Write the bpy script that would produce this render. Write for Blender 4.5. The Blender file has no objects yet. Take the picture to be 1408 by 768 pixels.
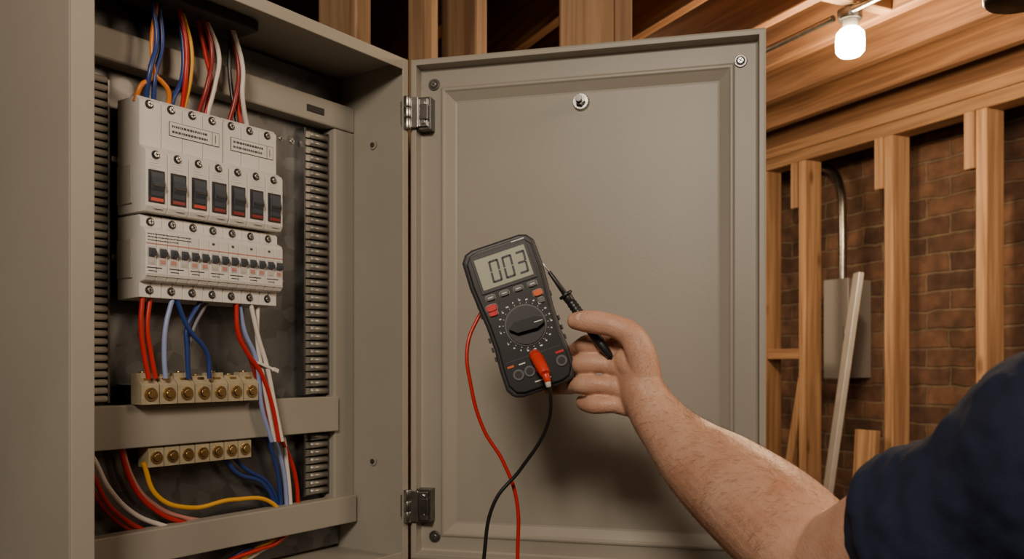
import bpy, bmesh, math, random
from mathutils import Vector, Matrix, Euler
random.seed(4)
S = bpy.context.scene
CZ = 1.5
D2R = math.radians

# ------------------------------------------------------------------ materials
def newmat(name):
    m = bpy.data.materials.new(name); m.use_nodes = True
    nt = m.node_tree
    return m, nt, nt.nodes, nt.links, nt.nodes['Principled BSDF']

def ramp(n, stops):
    r = n.new('ShaderNodeValToRGB')
    el = r.color_ramp.elements
    while len(el) < len(stops): el.new(.5)
    for e, (p, c) in zip(el, stops):
        e.position = p; e.color = (*c, 1)
    return r

def plain(name, col, rough=.5, metal=0., bump=0., bscale=200., var=.0, vscale=8., coat=0., spec=.5):
    m, nt, n, l, b = newmat(name)
    b.inputs['Base Color'].default_value = (*col, 1)
    b.inputs['Roughness'].default_value = rough
    b.inputs['Metallic'].default_value = metal
    b.inputs['Coat Weight'].default_value = coat
    b.inputs['Specular IOR Level'].default_value = spec
    tc = n.new('ShaderNodeTexCoord')
    if var > 0:
        nz = n.new('ShaderNodeTexNoise'); nz.inputs['Scale'].default_value = vscale
        nz.inputs['Detail'].default_value = 5
        l.new(tc.outputs['Object'], nz.inputs['Vector'])
        r = ramp(n, [(.3, tuple(c*(1-var) for c in col)), (.7, tuple(min(1, c*(1+var)) for c in col))])
        l.new(nz.outputs['Fac'], r.inputs['Fac']); l.new(r.outputs['Color'], b.inputs['Base Color'])
    if bump > 0:
        nb = n.new('ShaderNodeTexNoise'); nb.inputs['Scale'].default_value = bscale
        nb.inputs['Detail'].default_value = 3
        bp = n.new('ShaderNodeBump'); bp.inputs['Strength'].default_value = bump
        bp.inputs['Distance'].default_value = .002
        l.new(tc.outputs['Object'], nb.inputs['Vector'])
        l.new(nb.outputs['Fac'], bp.inputs['Height']); l.new(bp.outputs['Normal'], b.inputs['Normal'])
    return m

def wood(name, axis, dark, light, rough=.7):
    m, nt, n, l, b = newmat(name)
    tc = n.new('ShaderNodeTexCoord'); mp = n.new('ShaderNodeMapping')
    sc = [34, 34, 34]; sc[axis] = 1.4
    mp.inputs['Scale'].default_value = sc
    l.new(tc.outputs['Object'], mp.inputs['Vector'])
    g = n.new('ShaderNodeNewGeometry')
    ad = n.new('ShaderNodeVectorMath'); ad.operation = 'ADD'
    ml = n.new('ShaderNodeMath'); ml.operation = 'MULTIPLY'; ml.inputs[1].default_value = 37
    l.new(g.outputs['Random Per Island'], ml.inputs[0])
    l.new(mp.outputs['Vector'], ad.inputs[0]); l.new(ml.outputs[0], ad.inputs[1])
    nz = n.new('ShaderNodeTexNoise'); nz.inputs['Scale'].default_value = 1.6
    nz.inputs['Detail'].default_value = 6; nz.inputs['Distortion'].default_value = .6
    l.new(ad.outputs[0], nz.inputs['Vector'])
    r = ramp(n, [(.3, dark), (.5, tuple((a+c)/2 for a, c in zip(dark, light))), (.68, light)])
    l.new(nz.outputs['Fac'], r.inputs['Fac'])
    kn = n.new('ShaderNodeTexVoronoi'); kn.inputs['Scale'].default_value = 1
    mk = n.new('ShaderNodeMapping'); s2_ = [9, 9, 9]; s2_[axis] = 3.2; mk.inputs['Scale'].default_value = s2_
    l.new(tc.outputs['Object'], mk.inputs['Vector'])
    ka = n.new('ShaderNodeVectorMath'); l.new(mk.outputs[0], ka.inputs[0]); l.new(ml.outputs[0], ka.inputs[1])
    l.new(ka.outputs[0], kn.inputs['Vector'])
    kr = ramp(n, [(.05, (.45, .4, .35)), (.14, (1, 1, 1))]); l.new(kn.outputs['Distance'], kr.inputs['Fac'])
    km = n.new('ShaderNodeMix'); km.data_type = 'RGBA'; km.blend_type = 'MULTIPLY'; km.inputs[0].default_value = 1
    l.new(r.outputs['Color'], km.inputs[6]); l.new(kr.outputs['Color'], km.inputs[7])
    hs = n.new('ShaderNodeHueSaturation')
    mr = n.new('ShaderNodeMapRange'); mr.inputs['To Min'].default_value = .7; mr.inputs['To Max'].default_value = 1.15
    l.new(g.outputs['Random Per Island'], mr.inputs['Value']); l.new(mr.outputs[0], hs.inputs['Value'])
    l.new(km.outputs[2], hs.inputs['Color']); l.new(hs.outputs['Color'], b.inputs['Base Color'])
    b.inputs['Roughness'].default_value = rough
    bp = n.new('ShaderNodeBump'); bp.inputs['Strength'].default_value = .25; bp.inputs['Distance'].default_value = .002
    l.new(nz.outputs['Fac'], bp.inputs['Height']); l.new(bp.outputs['Normal'], b.inputs['Normal'])
    return m

M_paint = plain('painted_steel', (.350, .322, .268), .45, bump=.08, bscale=500, var=.05, vscale=5)
M_paint_door = plain('painted_steel_door', (.345, .318, .263), .43, bump=.08, bscale=500, var=.05, vscale=4)
M_steel = plain('zinc_steel', (.45, .44, .42), .3, 1., var=.2, vscale=60)
M_darksteel = plain('dark_steel', (.17, .16, .15), .35, .9, var=.25, vscale=60)
M_rib = plain('ribbed_steel', (.34, .32, .28), .35, .6, var=.2, vscale=50)
M_rib_bright = plain('ribbed_brightened', (.55, .52, .45), .45, .1)  # rib colour brightened to offset the front lip's shade on the side strip
M_black = plain('black_plastic', (.016, .016, .017), .42, bump=.02, bscale=900)
M_rubber = plain('charcoal_rubber', (.040, .040, .043), .5, bump=.04, bscale=1200)
M_toggle = plain('toggle_slate', (.06, .07, .085), .4)
M_white = plain('white_plastic', (.74, .71, .66), .4, var=.03, vscale=30)
M_offwhite = plain('grey_white_plastic', (.56, .53, .49), .45, var=.04, vscale=30)
M_dark = plain('recess_black', (.03, .028, .026), .6)
M_ink = plain('print_ink', (.06, .06, .07), .6)
M_whiteink = plain('white_print', (.75, .75, .72), .6)
M_orange_btn = plain('orange_button', (.75, .13, .02), .4)
M_red_btn = plain('red_button', (.65, .02, .02), .4)
M_grey_btn = plain('grey_button', (.12, .12, .125), .5)
M_redplug = plain('red_plug', (.65, .04, .015), .35)
M_brass = plain('brass', (.68, .47, .20), .3, 1., var=.2, vscale=90)
M_beige = plain('beige_terminal', (.40, .34, .22), .45, var=.15, vscale=60)
WIRE = {
 'blue': plain('wire_blue', (.02, .045, .20), .35), 'ltblue': plain('wire_lightblue', (.26, .32, .56), .35),
 'red': plain('wire_red', (.50, .018, .012), .35), 'dkred': plain('wire_darkred', (.26, .015, .015), .35),
 'white': plain('wire_white', (.74, .67, .60), .4), 'yellow': plain('wire_yellow', (.80, .40, .02), .35),
 'orange': plain('wire_orange', (.70, .2, .02), .35), 'black': plain('wire_black', (.015, .015, .015), .35),
 'pink': plain('wire_pink', (.58, .25, .2), .4), 'grey': plain('wire_grey', (.2, .2, .24), .4)}
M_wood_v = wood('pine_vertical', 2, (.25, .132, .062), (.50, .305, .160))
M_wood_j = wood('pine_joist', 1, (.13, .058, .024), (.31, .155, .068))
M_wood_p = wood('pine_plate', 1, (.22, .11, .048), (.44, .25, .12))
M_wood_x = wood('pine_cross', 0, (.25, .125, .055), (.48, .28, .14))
M_channel = plain('galvanised_channel', (.62, .60, .56), .38, .45, var=.12, vscale=12)
M_cloth = plain('navy_cotton', (.016, .023, .050), .85, bump=.5, bscale=900, var=.25, vscale=14, spec=.25)
M_denim = plain('denim', (.05, .07, .12), .85, bump=.4, bscale=600)
M_shoe = plain('boot_leather', (.10, .05, .025), .5)
M_hair = plain('brown_hair', (.06, .032, .018), .65, bump=.9, bscale=180)
M_eye = plain('eye_white', (.8, .78, .74), .2)
M_nail = plain('fingernail', (.70, .44, .34), .35)
M_box = plain('junction_grey', (.30, .295, .28), .5, .2)
M_sensor = plain('fixture_dark', (.03, .025, .022), .4)

M_galv, nt, n, l, b = newmat('galvanised_sheet')
tc = n.new('ShaderNodeTexCoord'); v = n.new('ShaderNodeTexVoronoi'); v.inputs['Scale'].default_value = 45
nz = n.new('ShaderNodeTexNoise'); nz.inputs['Scale'].default_value = 9; nz.inputs['Detail'].default_value = 8
l.new(tc.outputs['Object'], v.inputs['Vector']); l.new(tc.outputs['Object'], nz.inputs['Vector'])
mx = n.new('ShaderNodeMix'); mx.data_type = 'RGBA'; mx.inputs[0].default_value = .10
r = ramp(n, [(.3, (.07, .07, .07)), (.7, (.20, .20, .195))])
l.new(nz.outputs['Fac'], r.inputs['Fac']); l.new(r.outputs['Color'], mx.inputs[6])
bw = n.new('ShaderNodeRGBToBW'); l.new(v.outputs['Color'], bw.inputs[0]); l.new(bw.outputs[0], mx.inputs[7])
l.new(mx.outputs[2], b.inputs['Base Color']); b.inputs['Metallic'].default_value = .8
mr = n.new('ShaderNodeMapRange'); mr.inputs['To Min'].default_value = .28; mr.inputs['To Max'].default_value = .5
l.new(nz.outputs['Fac'], mr.inputs['Value']); l.new(mr.outputs[0], b.inputs['Roughness'])

def brickmat(name, ax):
    m, nt, n, l, b = newmat(name)
    tc = n.new('ShaderNodeTexCoord'); sp = n.new('ShaderNodeSeparateXYZ'); cb = n.new('ShaderNodeCombineXYZ')
    l.new(tc.outputs['Object'], sp.inputs[0]); l.new(sp.outputs[ax], cb.inputs[0]); l.new(sp.outputs[2], cb.inputs[1])
    dn = n.new('ShaderNodeTexNoise'); dn.inputs['Scale'].default_value = 9
    l.new(tc.outputs['Object'], dn.inputs['Vector'])
    dm = n.new('ShaderNodeVectorMath'); dm.operation = 'SCALE'; dm.inputs['Scale'].default_value = .03
    l.new(dn.outputs['Color'], dm.inputs[0])
    da = n.new('ShaderNodeVectorMath'); l.new(cb.outputs[0], da.inputs[0]); l.new(dm.outputs[0], da.inputs[1])
    bt = n.new('ShaderNodeTexBrick'); l.new(da.outputs[0], bt.inputs['Vector'])
    bt.inputs['Scale'].default_value = 1; bt.inputs['Brick Width'].default_value = .215
    bt.inputs['Row Height'].default_value = .075; bt.inputs['Mortar Size'].default_value = .007
    bt.inputs['Mortar Smooth'].default_value = .4
    bt.inputs['Color1'].default_value = (.22, .118, .074, 1); bt.inputs['Color2'].default_value = (.095, .052, .036, 1)
    bt.inputs['Mortar'].default_value = (.21, .15, .10, 1)
    nz = n.new('ShaderNodeTexNoise'); nz.inputs['Scale'].default_value = 14; nz.inputs['Detail'].default_value = 8
    l.new(tc.outputs['Object'], nz.inputs['Vector'])
    rr = ramp(n, [(.3, (.45, .45, .45)), (.7, (1.15, 1.12, 1.05))]); l.new(nz.outputs['Fac'], rr.inputs['Fac'])
    mx = n.new('ShaderNodeMix'); mx.data_type = 'RGBA'; mx.blend_type = 'MULTIPLY'; mx.inputs[0].default_value = 1
    l.new(bt.outputs['Color'], mx.inputs[6]); l.new(rr.outputs['Color'], mx.inputs[7])
    l.new(mx.outputs[2], b.inputs['Base Color']); b.inputs['Roughness'].default_value = .9
    iv = n.new('ShaderNodeMath'); iv.operation = 'SUBTRACT'; iv.inputs[0].default_value = 1
    l.new(bt.outputs['Fac'], iv.inputs[1])
    a2 = n.new('ShaderNodeMath'); a2.operation = 'ADD'
    l.new(iv.outputs[0], a2.inputs[0]); l.new(nz.outputs['Fac'], a2.inputs[1])
    bp = n.new('ShaderNodeBump'); bp.inputs['Strength'].default_value = .9; bp.inputs['Distance'].default_value = .012
    l.new(a2.outputs[0], bp.inputs['Height']); l.new(bp.outputs['Normal'], b.inputs['Normal'])
    return m
M_brick_y = brickmat('brick_y', 1)
M_brick_x = brickmat('brick_x', 0)
M_concrete = plain('concrete', (.16, .14, .12), .85, bump=.4, bscale=40, var=.2, vscale=3)
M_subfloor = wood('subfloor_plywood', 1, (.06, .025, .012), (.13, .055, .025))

M_skin, nt, n, l, b = newmat('skin')
tc = n.new('ShaderNodeTexCoord')
nz = n.new('ShaderNodeTexNoise'); nz.inputs['Scale'].default_value = 16; nz.inputs['Detail'].default_value = 9; nz.inputs['Roughness'].default_value = .65
l.new(tc.outputs['Object'], nz.inputs['Vector'])
r = ramp(n, [(.28, (.47, .222, .135)), (.5, (.58, .322, .21)), (.72, (.65, .40, .28))])
l.new(nz.outputs['Fac'], r.inputs['Fac']); l.new(r.outputs['Color'], b.inputs['Base Color'])
b.inputs['Roughness'].default_value = .5
b.inputs['Subsurface Weight'].default_value = .1; b.inputs['Subsurface Radius'].default_value = (.012, .004, .002)
b.inputs['Subsurface Scale'].default_value = .5
v = n.new('ShaderNodeTexVoronoi'); v.inputs['Scale'].default_value = 380
l.new(tc.outputs['Object'], v.inputs['Vector'])
nb = n.new('ShaderNodeTexNoise'); nb.inputs['Scale'].default_value = 60; nb.inputs['Detail'].default_value = 7
l.new(tc.outputs['Object'], nb.inputs['Vector'])
ad = n.new('ShaderNodeMath'); ad.operation = 'MULTIPLY_ADD'; ad.inputs[1].default_value = .35
l.new(v.outputs['Distance'], ad.inputs[0]); l.new(nb.outputs['Fac'], ad.inputs[2])
# knuckle / joint creases of the skin
hgt = ad.outputs[0]
for (cc, ax, rad, frq, amp) in (((.0935, 1.034, 1.5240), (-1, .15, 0), .011, 2100, .8), ((.0875, 1.033, 1.5005), (-1, .2, 0), .011, 2100, .8),
        ((.0890, 1.031, 1.4755), (-1, .2, 0), .011, 2100, .8), ((.0995, 1.028, 1.4510), (-1, .15, 0), .010, 2100, .8),
        ((.1000, .9940, 1.5480), (-1, .1, .1), .012, 2000, .8), ((.1650, .978, 1.4480), (.55, -.6, -.55), .030, 900, .45),
        ((.1300, .990, 1.5330), (-.8, .1, .6), .014, 1300, .45)):
    su = n.new('ShaderNodeVectorMath'); su.operation = 'SUBTRACT'; su.inputs[1].default_value = cc; l.new(tc.outputs['Object'], su.inputs[0])
    dt = n.new('ShaderNodeVectorMath'); dt.operation = 'DOT_PRODUCT'; dt.inputs[1].default_value = Vector(ax).normalized(); l.new(su.outputs[0], dt.inputs[0])
    wb = n.new('ShaderNodeMath'); wb.operation = 'MULTIPLY_ADD'; wb.inputs[1].default_value = 2.2; l.new(nb.outputs['Fac'], wb.inputs[0])
    fm = n.new('ShaderNodeMath'); fm.operation = 'MULTIPLY'; fm.inputs[1].default_value = frq; l.new(dt.outputs['Value'], fm.inputs[0]); l.new(fm.outputs[0], wb.inputs[2])
    sn = n.new('ShaderNodeMath'); sn.operation = 'SINE'; l.new(wb.outputs[0], sn.inputs[0])
    sa = n.new('ShaderNodeMath'); sa.operation = 'ABSOLUTE'; l.new(sn.outputs[0], sa.inputs[0])
    pw = n.new('ShaderNodeMath'); pw.operation = 'SUBTRACT'; pw.inputs[0].default_value = 1; l.new(sa.outputs[0], pw.inputs[1])
    p3 = n.new('ShaderNodeMath'); p3.operation = 'POWER'; p3.inputs[1].default_value = 3; l.new(pw.outputs[0], p3.inputs[0])
    ln = n.new('ShaderNodeVectorMath'); ln.operation = 'LENGTH'; l.new(su.outputs[0], ln.inputs[0])
    mk_ = n.new('ShaderNodeMapRange'); mk_.interpolation_type = 'SMOOTHSTEP'
    mk_.inputs['From Min'].default_value = rad; mk_.inputs['From Max'].default_value = rad*.3
    mk_.inputs['To Min'].default_value = 0; mk_.inputs['To Max'].default_value = amp; l.new(ln.outputs['Value'], mk_.inputs['Value'])
    ml_ = n.new('ShaderNodeMath'); ml_.operation = 'MULTIPLY'; l.new(p3.outputs[0], ml_.inputs[0]); l.new(mk_.outputs[0], ml_.inputs[1])
    sb = n.new('ShaderNodeMath'); sb.operation = 'SUBTRACT'; l.new(hgt, sb.inputs[0]); l.new(ml_.outputs[0], sb.inputs[1]); hgt = sb.outputs[0]
bp = n.new('ShaderNodeBump'); bp.inputs['Strength'].default_value = .4; bp.inputs['Distance'].default_value = .0022
l.new(hgt, bp.inputs['Height']); l.new(bp.outputs['Normal'], b.inputs['Normal'])

M_lcd = plain('lcd_glass', (.42, .43, .33), .25)

# ------------------------------------------------------------------ builders
class B:
    def __init__(s): s.bm = bmesh.new(); s.mats = []
    def mi(s, m):
        if m not in s.mats: s.mats.append(m)
        return s.mats.index(m)
    def box(s, x0, x1, y0, y1, z0, z1, m, M=None):
        vs = [Vector((x, y, z)) for x in (x0, x1) for y in (y0, y1) for z in (z0, z1)]
        if M: vs = [M @ q for q in vs]
        v = [s.bm.verts.new(q) for q in vs]
        for f in ((0,1,3,2),(4,6,7,5),(0,4,5,1),(2,3,7,6),(0,2,6,4),(1,5,7,3)):
            fc = s.bm.faces.new([v[i] for i in f]); fc.material_index = s.mi(m)
    def cyl(s, p0, p1, r0, m, r1=None, seg=16, smooth=True):
        p0 = Vector(p0); p1 = Vector(p1); r1 = r0 if r1 is None else r1
        d = (p1-p0).normalized(); a = d.orthogonal().normalized(); c = d.cross(a)
        R = []
        for p, r in ((p0, r0), (p1, r1)):
            R.append([s.bm.verts.new(p + (a*math.cos(t)+c*math.sin(t))*r) for t in [2*math.pi*i/seg for i in range(seg)]])
        k = s.mi(m)
        for i in range(seg):
            f = s.bm.faces.new([R[0][i], R[0][(i+1) % seg], R[1][(i+1) % seg], R[1][i]]); f.material_index = k; f.smooth = smooth
        f = s.bm.faces.new(R[0][::-1]); f.material_index = k
        f = s.bm.faces.new(R[1]); f.material_index = k
    def prism(s, pts, fn0, fn1, m):
        a = [s.bm.verts.new(fn0(*p)) for p in pts]; c = [s.bm.verts.new(fn1(*p)) for p in pts]
        k = s.mi(m); N = len(pts)
        for i in range(N):
            f = s.bm.faces.new([a[i], a[(i+1) % N], c[(i+1) % N], c[i]]); f.material_index = k
        f = s.bm.faces.new(a[::-1]); f.material_index = k
        f = s.bm.faces.new(c); f.material_index = k
    def revolve(s, prof, center, m, seg=28):
        cx, cy, cz = center; rings = []
        for r, z in prof:
            rings.append([s.bm.verts.new((cx+r*math.cos(2*math.pi*i/seg), cy+r*math.sin(2*math.pi*i/seg), cz+z)) for i in range(seg)])
        k = s.mi(m)
        for a, c in zip(rings, rings[1:]):
            for i in range(seg):
                f = s.bm.faces.new([a[i], a[(i+1) % seg], c[(i+1) % seg], c[i]]); f.material_index = k; f.smooth = True
        s.bm.faces.new(rings[0][::-1]).material_index = k; s.bm.faces.new(rings[-1]).material_index = k
    def done(s, name, parent=None, bevel=0, seg=2, loc=None, rot=None):
        bmesh.ops.recalc_face_normals(s.bm, faces=s.bm.faces)
        me = bpy.data.meshes.new(name); s.bm.to_mesh(me); s.bm.free()
        for m in s.mats: me.materials.append(m)
        o = bpy.data.objects.new(name, me); S.collection.objects.link(o)
        if parent: o.parent = parent
        if loc: o.location = loc
        if rot: o.rotation_euler = rot
        if bevel > 0:
            bv = o.modifiers.new('bevel', 'BEVEL'); bv.width = bevel; bv.segments = seg
            bv.limit_method = 'ANGLE'; bv.angle_limit = D2R(40); bv.harden_normals = False
        return o

def empty(name, loc=(0, 0, 0), rz=0, ry=0):
    e = bpy.data.objects.new(name, None); S.collection.objects.link(e)
    e.location = loc; e.rotation_euler = (0, ry, rz); e.empty_display_size = .05
    return e

def wire(name, pts, r, mat, parent=None):
    cu = bpy.data.curves.new(name, 'CURVE'); cu.dimensions = '3D'; cu.bevel_depth = r; cu.bevel_resolution = 4
    cu.resolution_u = 10; cu.use_fill_caps = True
    sp = cu.splines.new('BEZIER'); sp.bezier_points.add(len(pts)-1)
    for bp_, p in zip(sp.bezier_points, pts):
        bp_.co = p; bp_.handle_left_type = 'AUTO'; bp_.handle_right_type = 'AUTO'
    cu.materials.append(mat)
    o = bpy.data.objects.new(name, cu); S.collection.objects.link(o)
    if parent: o.parent = parent
    return o

# ------------------------------------------------------------------ room (frame turned 25.3 deg)
RZ = D2R(25.26)
def room(b_, name, bevel=0):
    return b_.done(name, None, bevel, 1, (0, 0, 0), (0, 0, RZ))
x = B(); x.box(3.0, 3.2, -2.6, 5.4, 0, 2.70, M_brick_y); room(x, 'wall_right')
x = B(); x.box(-2.8, 3.2, 5.2, 5.4, 0, 2.70, M_brick_x); room(x, 'wall_back')
x = B(); x.box(-2.8, -2.6, -2.6, 5.4, 0, 2.70, M_brick_y); room(x, 'wall_left')
x = B(); x.box(-2.8, 3.2, -2.8, -2.6, 0, 2.70, M_brick_x); room(x, 'wall_front')
x = B(); x.box(-2.8, 3.2, -2.8, 5.4, -.1, 0, M_concrete); room(x, 'floor')
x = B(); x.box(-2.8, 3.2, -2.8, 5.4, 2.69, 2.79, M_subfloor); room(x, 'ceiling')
x = B()
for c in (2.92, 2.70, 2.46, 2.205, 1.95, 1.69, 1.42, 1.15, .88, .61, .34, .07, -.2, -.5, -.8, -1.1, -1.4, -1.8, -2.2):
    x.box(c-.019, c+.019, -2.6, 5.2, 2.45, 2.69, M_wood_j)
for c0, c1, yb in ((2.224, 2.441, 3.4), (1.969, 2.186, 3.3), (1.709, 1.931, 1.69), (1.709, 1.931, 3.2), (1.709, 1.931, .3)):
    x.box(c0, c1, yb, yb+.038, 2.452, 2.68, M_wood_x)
room(x, 'ceiling_joists', .003)
x = B()
x.box(2.67, 2.76, -1.5, 4.6, 2.405, 2.45, M_wood_p)
x.box(2.672, 2.76, -1.5, 4.6, 2.355, 2.403, M_wood_p)
x.box(2.67, 2.76, -1.5, 4.6, 0, .04, M_wood_p)
for y in (4.5, 4.1, 3.7, 3.34, 3.04, 2.80, 2.355, 1.975, 1.5, 1.1, .7, .3, -.1, -.5, -.9, -1.3):
    x.box(2.67, 2.76, y-.02, y+.02, .04, 2.355, M_wood_v)
for y in (2.80, 2.355, 1.975):
    x.box(2.662, 2.70, y+.022, y+.06, 2.16, 2.355, M_wood_v)
x.box(2.675, 2.755, 2.822, 3.02, 1.52, 1.565, M_wood_p)
x.box(2.675, 2.755, 2.377, 2.78, .55, .59, M_wood_p)
Mx = Matrix.Translation((2.72, 2.93, .95)) @ Matrix.Rotation(D2R(12), 4, 'X')
x.box(-.03, .03, -.02, .02, -.6, .5, M_wood_v, Mx)
room(x, 'stud_wall_framing', .003)
jb = B()
jb.box(2.87, 2.999, 2.735, 2.865, 1.44, 1.86, M_box)
jb.box(2.86, 2.87, 2.73, 2.87, 1.435, 1.865, M_box)
jb.box(2.855, 2.86, 2.745, 2.755, 1.60, 1.66, M_darksteel)
room(jb, 'junction_box', .004)
cd = wire('conduit_pipe', [(2.9, 2.80, 1.86), (2.9, 2.80, 2.12), (2.91, 2.82, 2.26), (2.93, 2.9, 2.36), (2.93, 3.1, 2.39)], .018, M_steel)
cd.rotation_euler = (0, 0, RZ)
def strut(name, p0, p1, w, t, mat):
    p0 = Vector(p0); p1 = Vector(p1); d = p1-p0; L = d.length
    q = d.to_track_quat('Z', 'Y')
    x = B(); x.box(-w/2, w/2, -t/2, t/2, 0, L, mat)
    o = x.done(name, None, .002); o.location = p0; o.rotation_mode = 'QUATERNION'; o.rotation_quaternion = q
    return o
strut('leaning_metal_channel', (1.075, 3.36, .005), (1.335, 3.36, 1.85), .06, .02, M_channel)
strut('leaning_offcut_board', (1.26, 3.25, .005), (1.345, 3.30, 1.25), .09, .03, M_wood_v)

A = (-.4828, .9513, CZ); CRZ = D2R(55)
x = B()
for u in (-.55, -.15, .15, .620, .808, .970):
    x.box(u-.019, u+.021, .168, .215 if u == .808 else .265, -1.46, .905, M_wood_v)
x.box(-.6, .991, .168, .265, -1.5, -1.46, M_wood_x)
x.box(-.6, .991, .168, .265, .905, .948, M_wood_x)
x.done('partition_stud_framing', None, .003, 1, A, (0, 0, CRZ))
x = B()
for a0, a1, d in ((.100, .213, 0), (.215, .255, .03),):
    x.box(a0, a1, 1.82+d, 1.86+d if a1-a0 > .1 else 1.93, .04, 2.405, M_wood_v)
x.box(.02, .255, 1.82, 1.93, 0, .04, M_wood_x); x.box(.02, .255, 1.82, 1.93, 2.405, 2.448, M_wood_x)
x.done('partition_end_framing', None, .003, 1)

# ------------------------------------------------------------------ cabinet
cab = empty('electrical_cabinet', A, CRZ)
Wd, T0, T1, Dp = .548, -.3127, .4865, .165
x = B()
x.box(0, .003, 0, Dp, T0, T1, M_paint)
x.box(Wd-.003, Wd, 0, Dp, T0, T1, M_paint)
x.box(.003, Wd-.003, 0, Dp, T1-.003, T1, M_paint)
x.box(.003, Wd-.003, 0, Dp, T0, T0+.003, M_paint)
x.box(.003, Wd-.003, Dp-.003, Dp, T0+.003, T1-.003, M_paint)
x.done('shell', cab, .001)
x = B()
x.box(.0, .027, -.004, -.0005, T0, T1, M_paint)
x.box(Wd-.013, Wd, -.003, -.0005, T0, T1, M_paint)
x.box(.0275, Wd-.0135, -.003, -.0005, T1-.018, T1, M_paint)
x.box(.0275, Wd-.0135, -.003, -.0005, T0, T0+.014, M_paint)
x.box(.024, .027, 0, .012, T0+.02, T1-.02, M_paint)
x.done('front_lip', cab, .0012)
x = B()
x.box(.01, Wd-.01, .146, .149, T0+.01, T1-.01, M_galv)
x.done('mounting_plate', cab)
x = B()
fy0 = .114
x.box(.004, .545, fy0, .146, .386, .428, M_paint)
x.box(.004, .052, fy0, .146, -.262, .3855, M_paint)
x.box(.500, .545, fy0+.001, .146, -.262, .3855, M_paint)
x.done('inner_frame', cab, .003)
x = B()
x.box(.053, .503, .108, .1115, -.109, -.053, M_paint)
x.box(.053, .503, .1115, .130, -.0565, -.053, M_paint)
x.box(.053, .503, .1115, .130, -.109, -.1055, M_paint)
x.box(.02, .540, .104, .1075, -.262, -.218, M_paint)
x.box(.02, .540, .1075, .13, -.2215, -.218, M_paint)
x.box(.02, .540, .1075, .13, -.262, -.2585, M_paint)
x.done('cross_bars', cab, .0015)
def ribs(name, x0, x1, z0, z1, pitch=.0125, r=.0050, y=.131):
    q = B()
    q.box(x0-.003, x0, y-.003, .146, z0, z1, M_darksteel)
    q.box(x1, x1+.003, y-.004, .146, z0, z1, M_darksteel)
    q.box(x0, x1, y+.006, .1455, z0, z1, M_dark)
    M_r = M_rib_bright if 'side' in name else M_rib
    z = z0+pitch/2
    while z < z1:
        q.cyl((x0+.010, y, z), (x1, y, z), r, M_r, seg=12)
        q.box(x0, x0+.0105, y+.001, y+.006, z-r, z+r, M_r); z += pitch
    return q.done(name, cab)
ribs('vent_strip', .450, .497, -.05, .377)
ribs('vent_strip_lower', .450, .497, -.212, -.115)
ribs('vent_strip_side', .062, .118, -.05, .365, .0105, .0042)
def screw(q, x_, y_, z_, r, m=M_steel, ring=True, ang=.6):
    if ring: q.cyl((x_, y_+.0002, z_), (x_, y_-.0006, z_), r*1.35, M_darksteel)
    q.cyl((x_, y_, z_), (x_, y_-.0022, z_), r, m, r*.85)
    Mx = Matrix.Translation((x_, y_-.0023, z_)) @ Matrix.Rotation(ang, 4, 'Y')
    q.box(-r*.75, r*.75, -.0003, .0006, -r*.13, r*.13, M_dark, Mx)
    q.box(-r*.13, r*.13, -.0003, .0006, -r*.75, r*.75, M_dark, Mx)
q = B()
for (sx, sz) in ((.415, .355), (.415, .130), (.437, .355), (.125, .35)):
    screw(q, sx, .146, sz, .0045)
for sz in (.36, -.16):
    q.cyl((Wd-.003, .07, sz), (Wd-.006, .07, sz), .007, M_paint); q.cyl((Wd-.006, .07, sz), (Wd-.008, .07, sz), .004, M_darksteel)
q.box(.44, .475, .112, .1145, .40, .41, M_dark)
q.done('plate_screws', cab)
q = B()
q.box(.13, .30, .055, .12, T1-.02, T1-.004, M_dark)
q.done('cable_entry', cab, .003)

# ------------------------------------------------------------------ breakers
brk = empty('circuit_breakers'); brk.parent = cab
x = B()
U0, MW = .1325, .0313
prof_u = [(.130, .342), (.086, .342), (.080, .336), (.080, .279), (.068, .272), (.066, .268), (.066, .200), (.070, .193), (.130, .193)]
prof_l = [(.130, .190), (.082, .190), (.078, .186), (.078, .176), (.068, .171), (.066, .166), (.066, .112), (.070, .106), (.080, .104), (.080, .085), (.130, .083)]
def module(x, u0, u1, prof, m):
    x.prism(prof, lambda t, h: (u0, t, h), lambda t, h: (u1, t, h), m)
for i in range(7):
    u0 = U0+i*MW; module(x, u0+.0004+(.0008 if i == 4 else 0), u0+MW-.0004, prof_u, M_white)
for i in range(14):
    u0 = U0+i*MW/2; module(x, u0+.0003, u0+MW/2-.0003, prof_l, M_white)
x.box(U0-.002, U0, .095, .128, .205, .255, M_offwhite)
x.box(U0-.002, U0, .095, .128, .11, .16, M_offwhite)
x.done('breaker_bodies', brk, .0009)
s2 = B()
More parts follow.
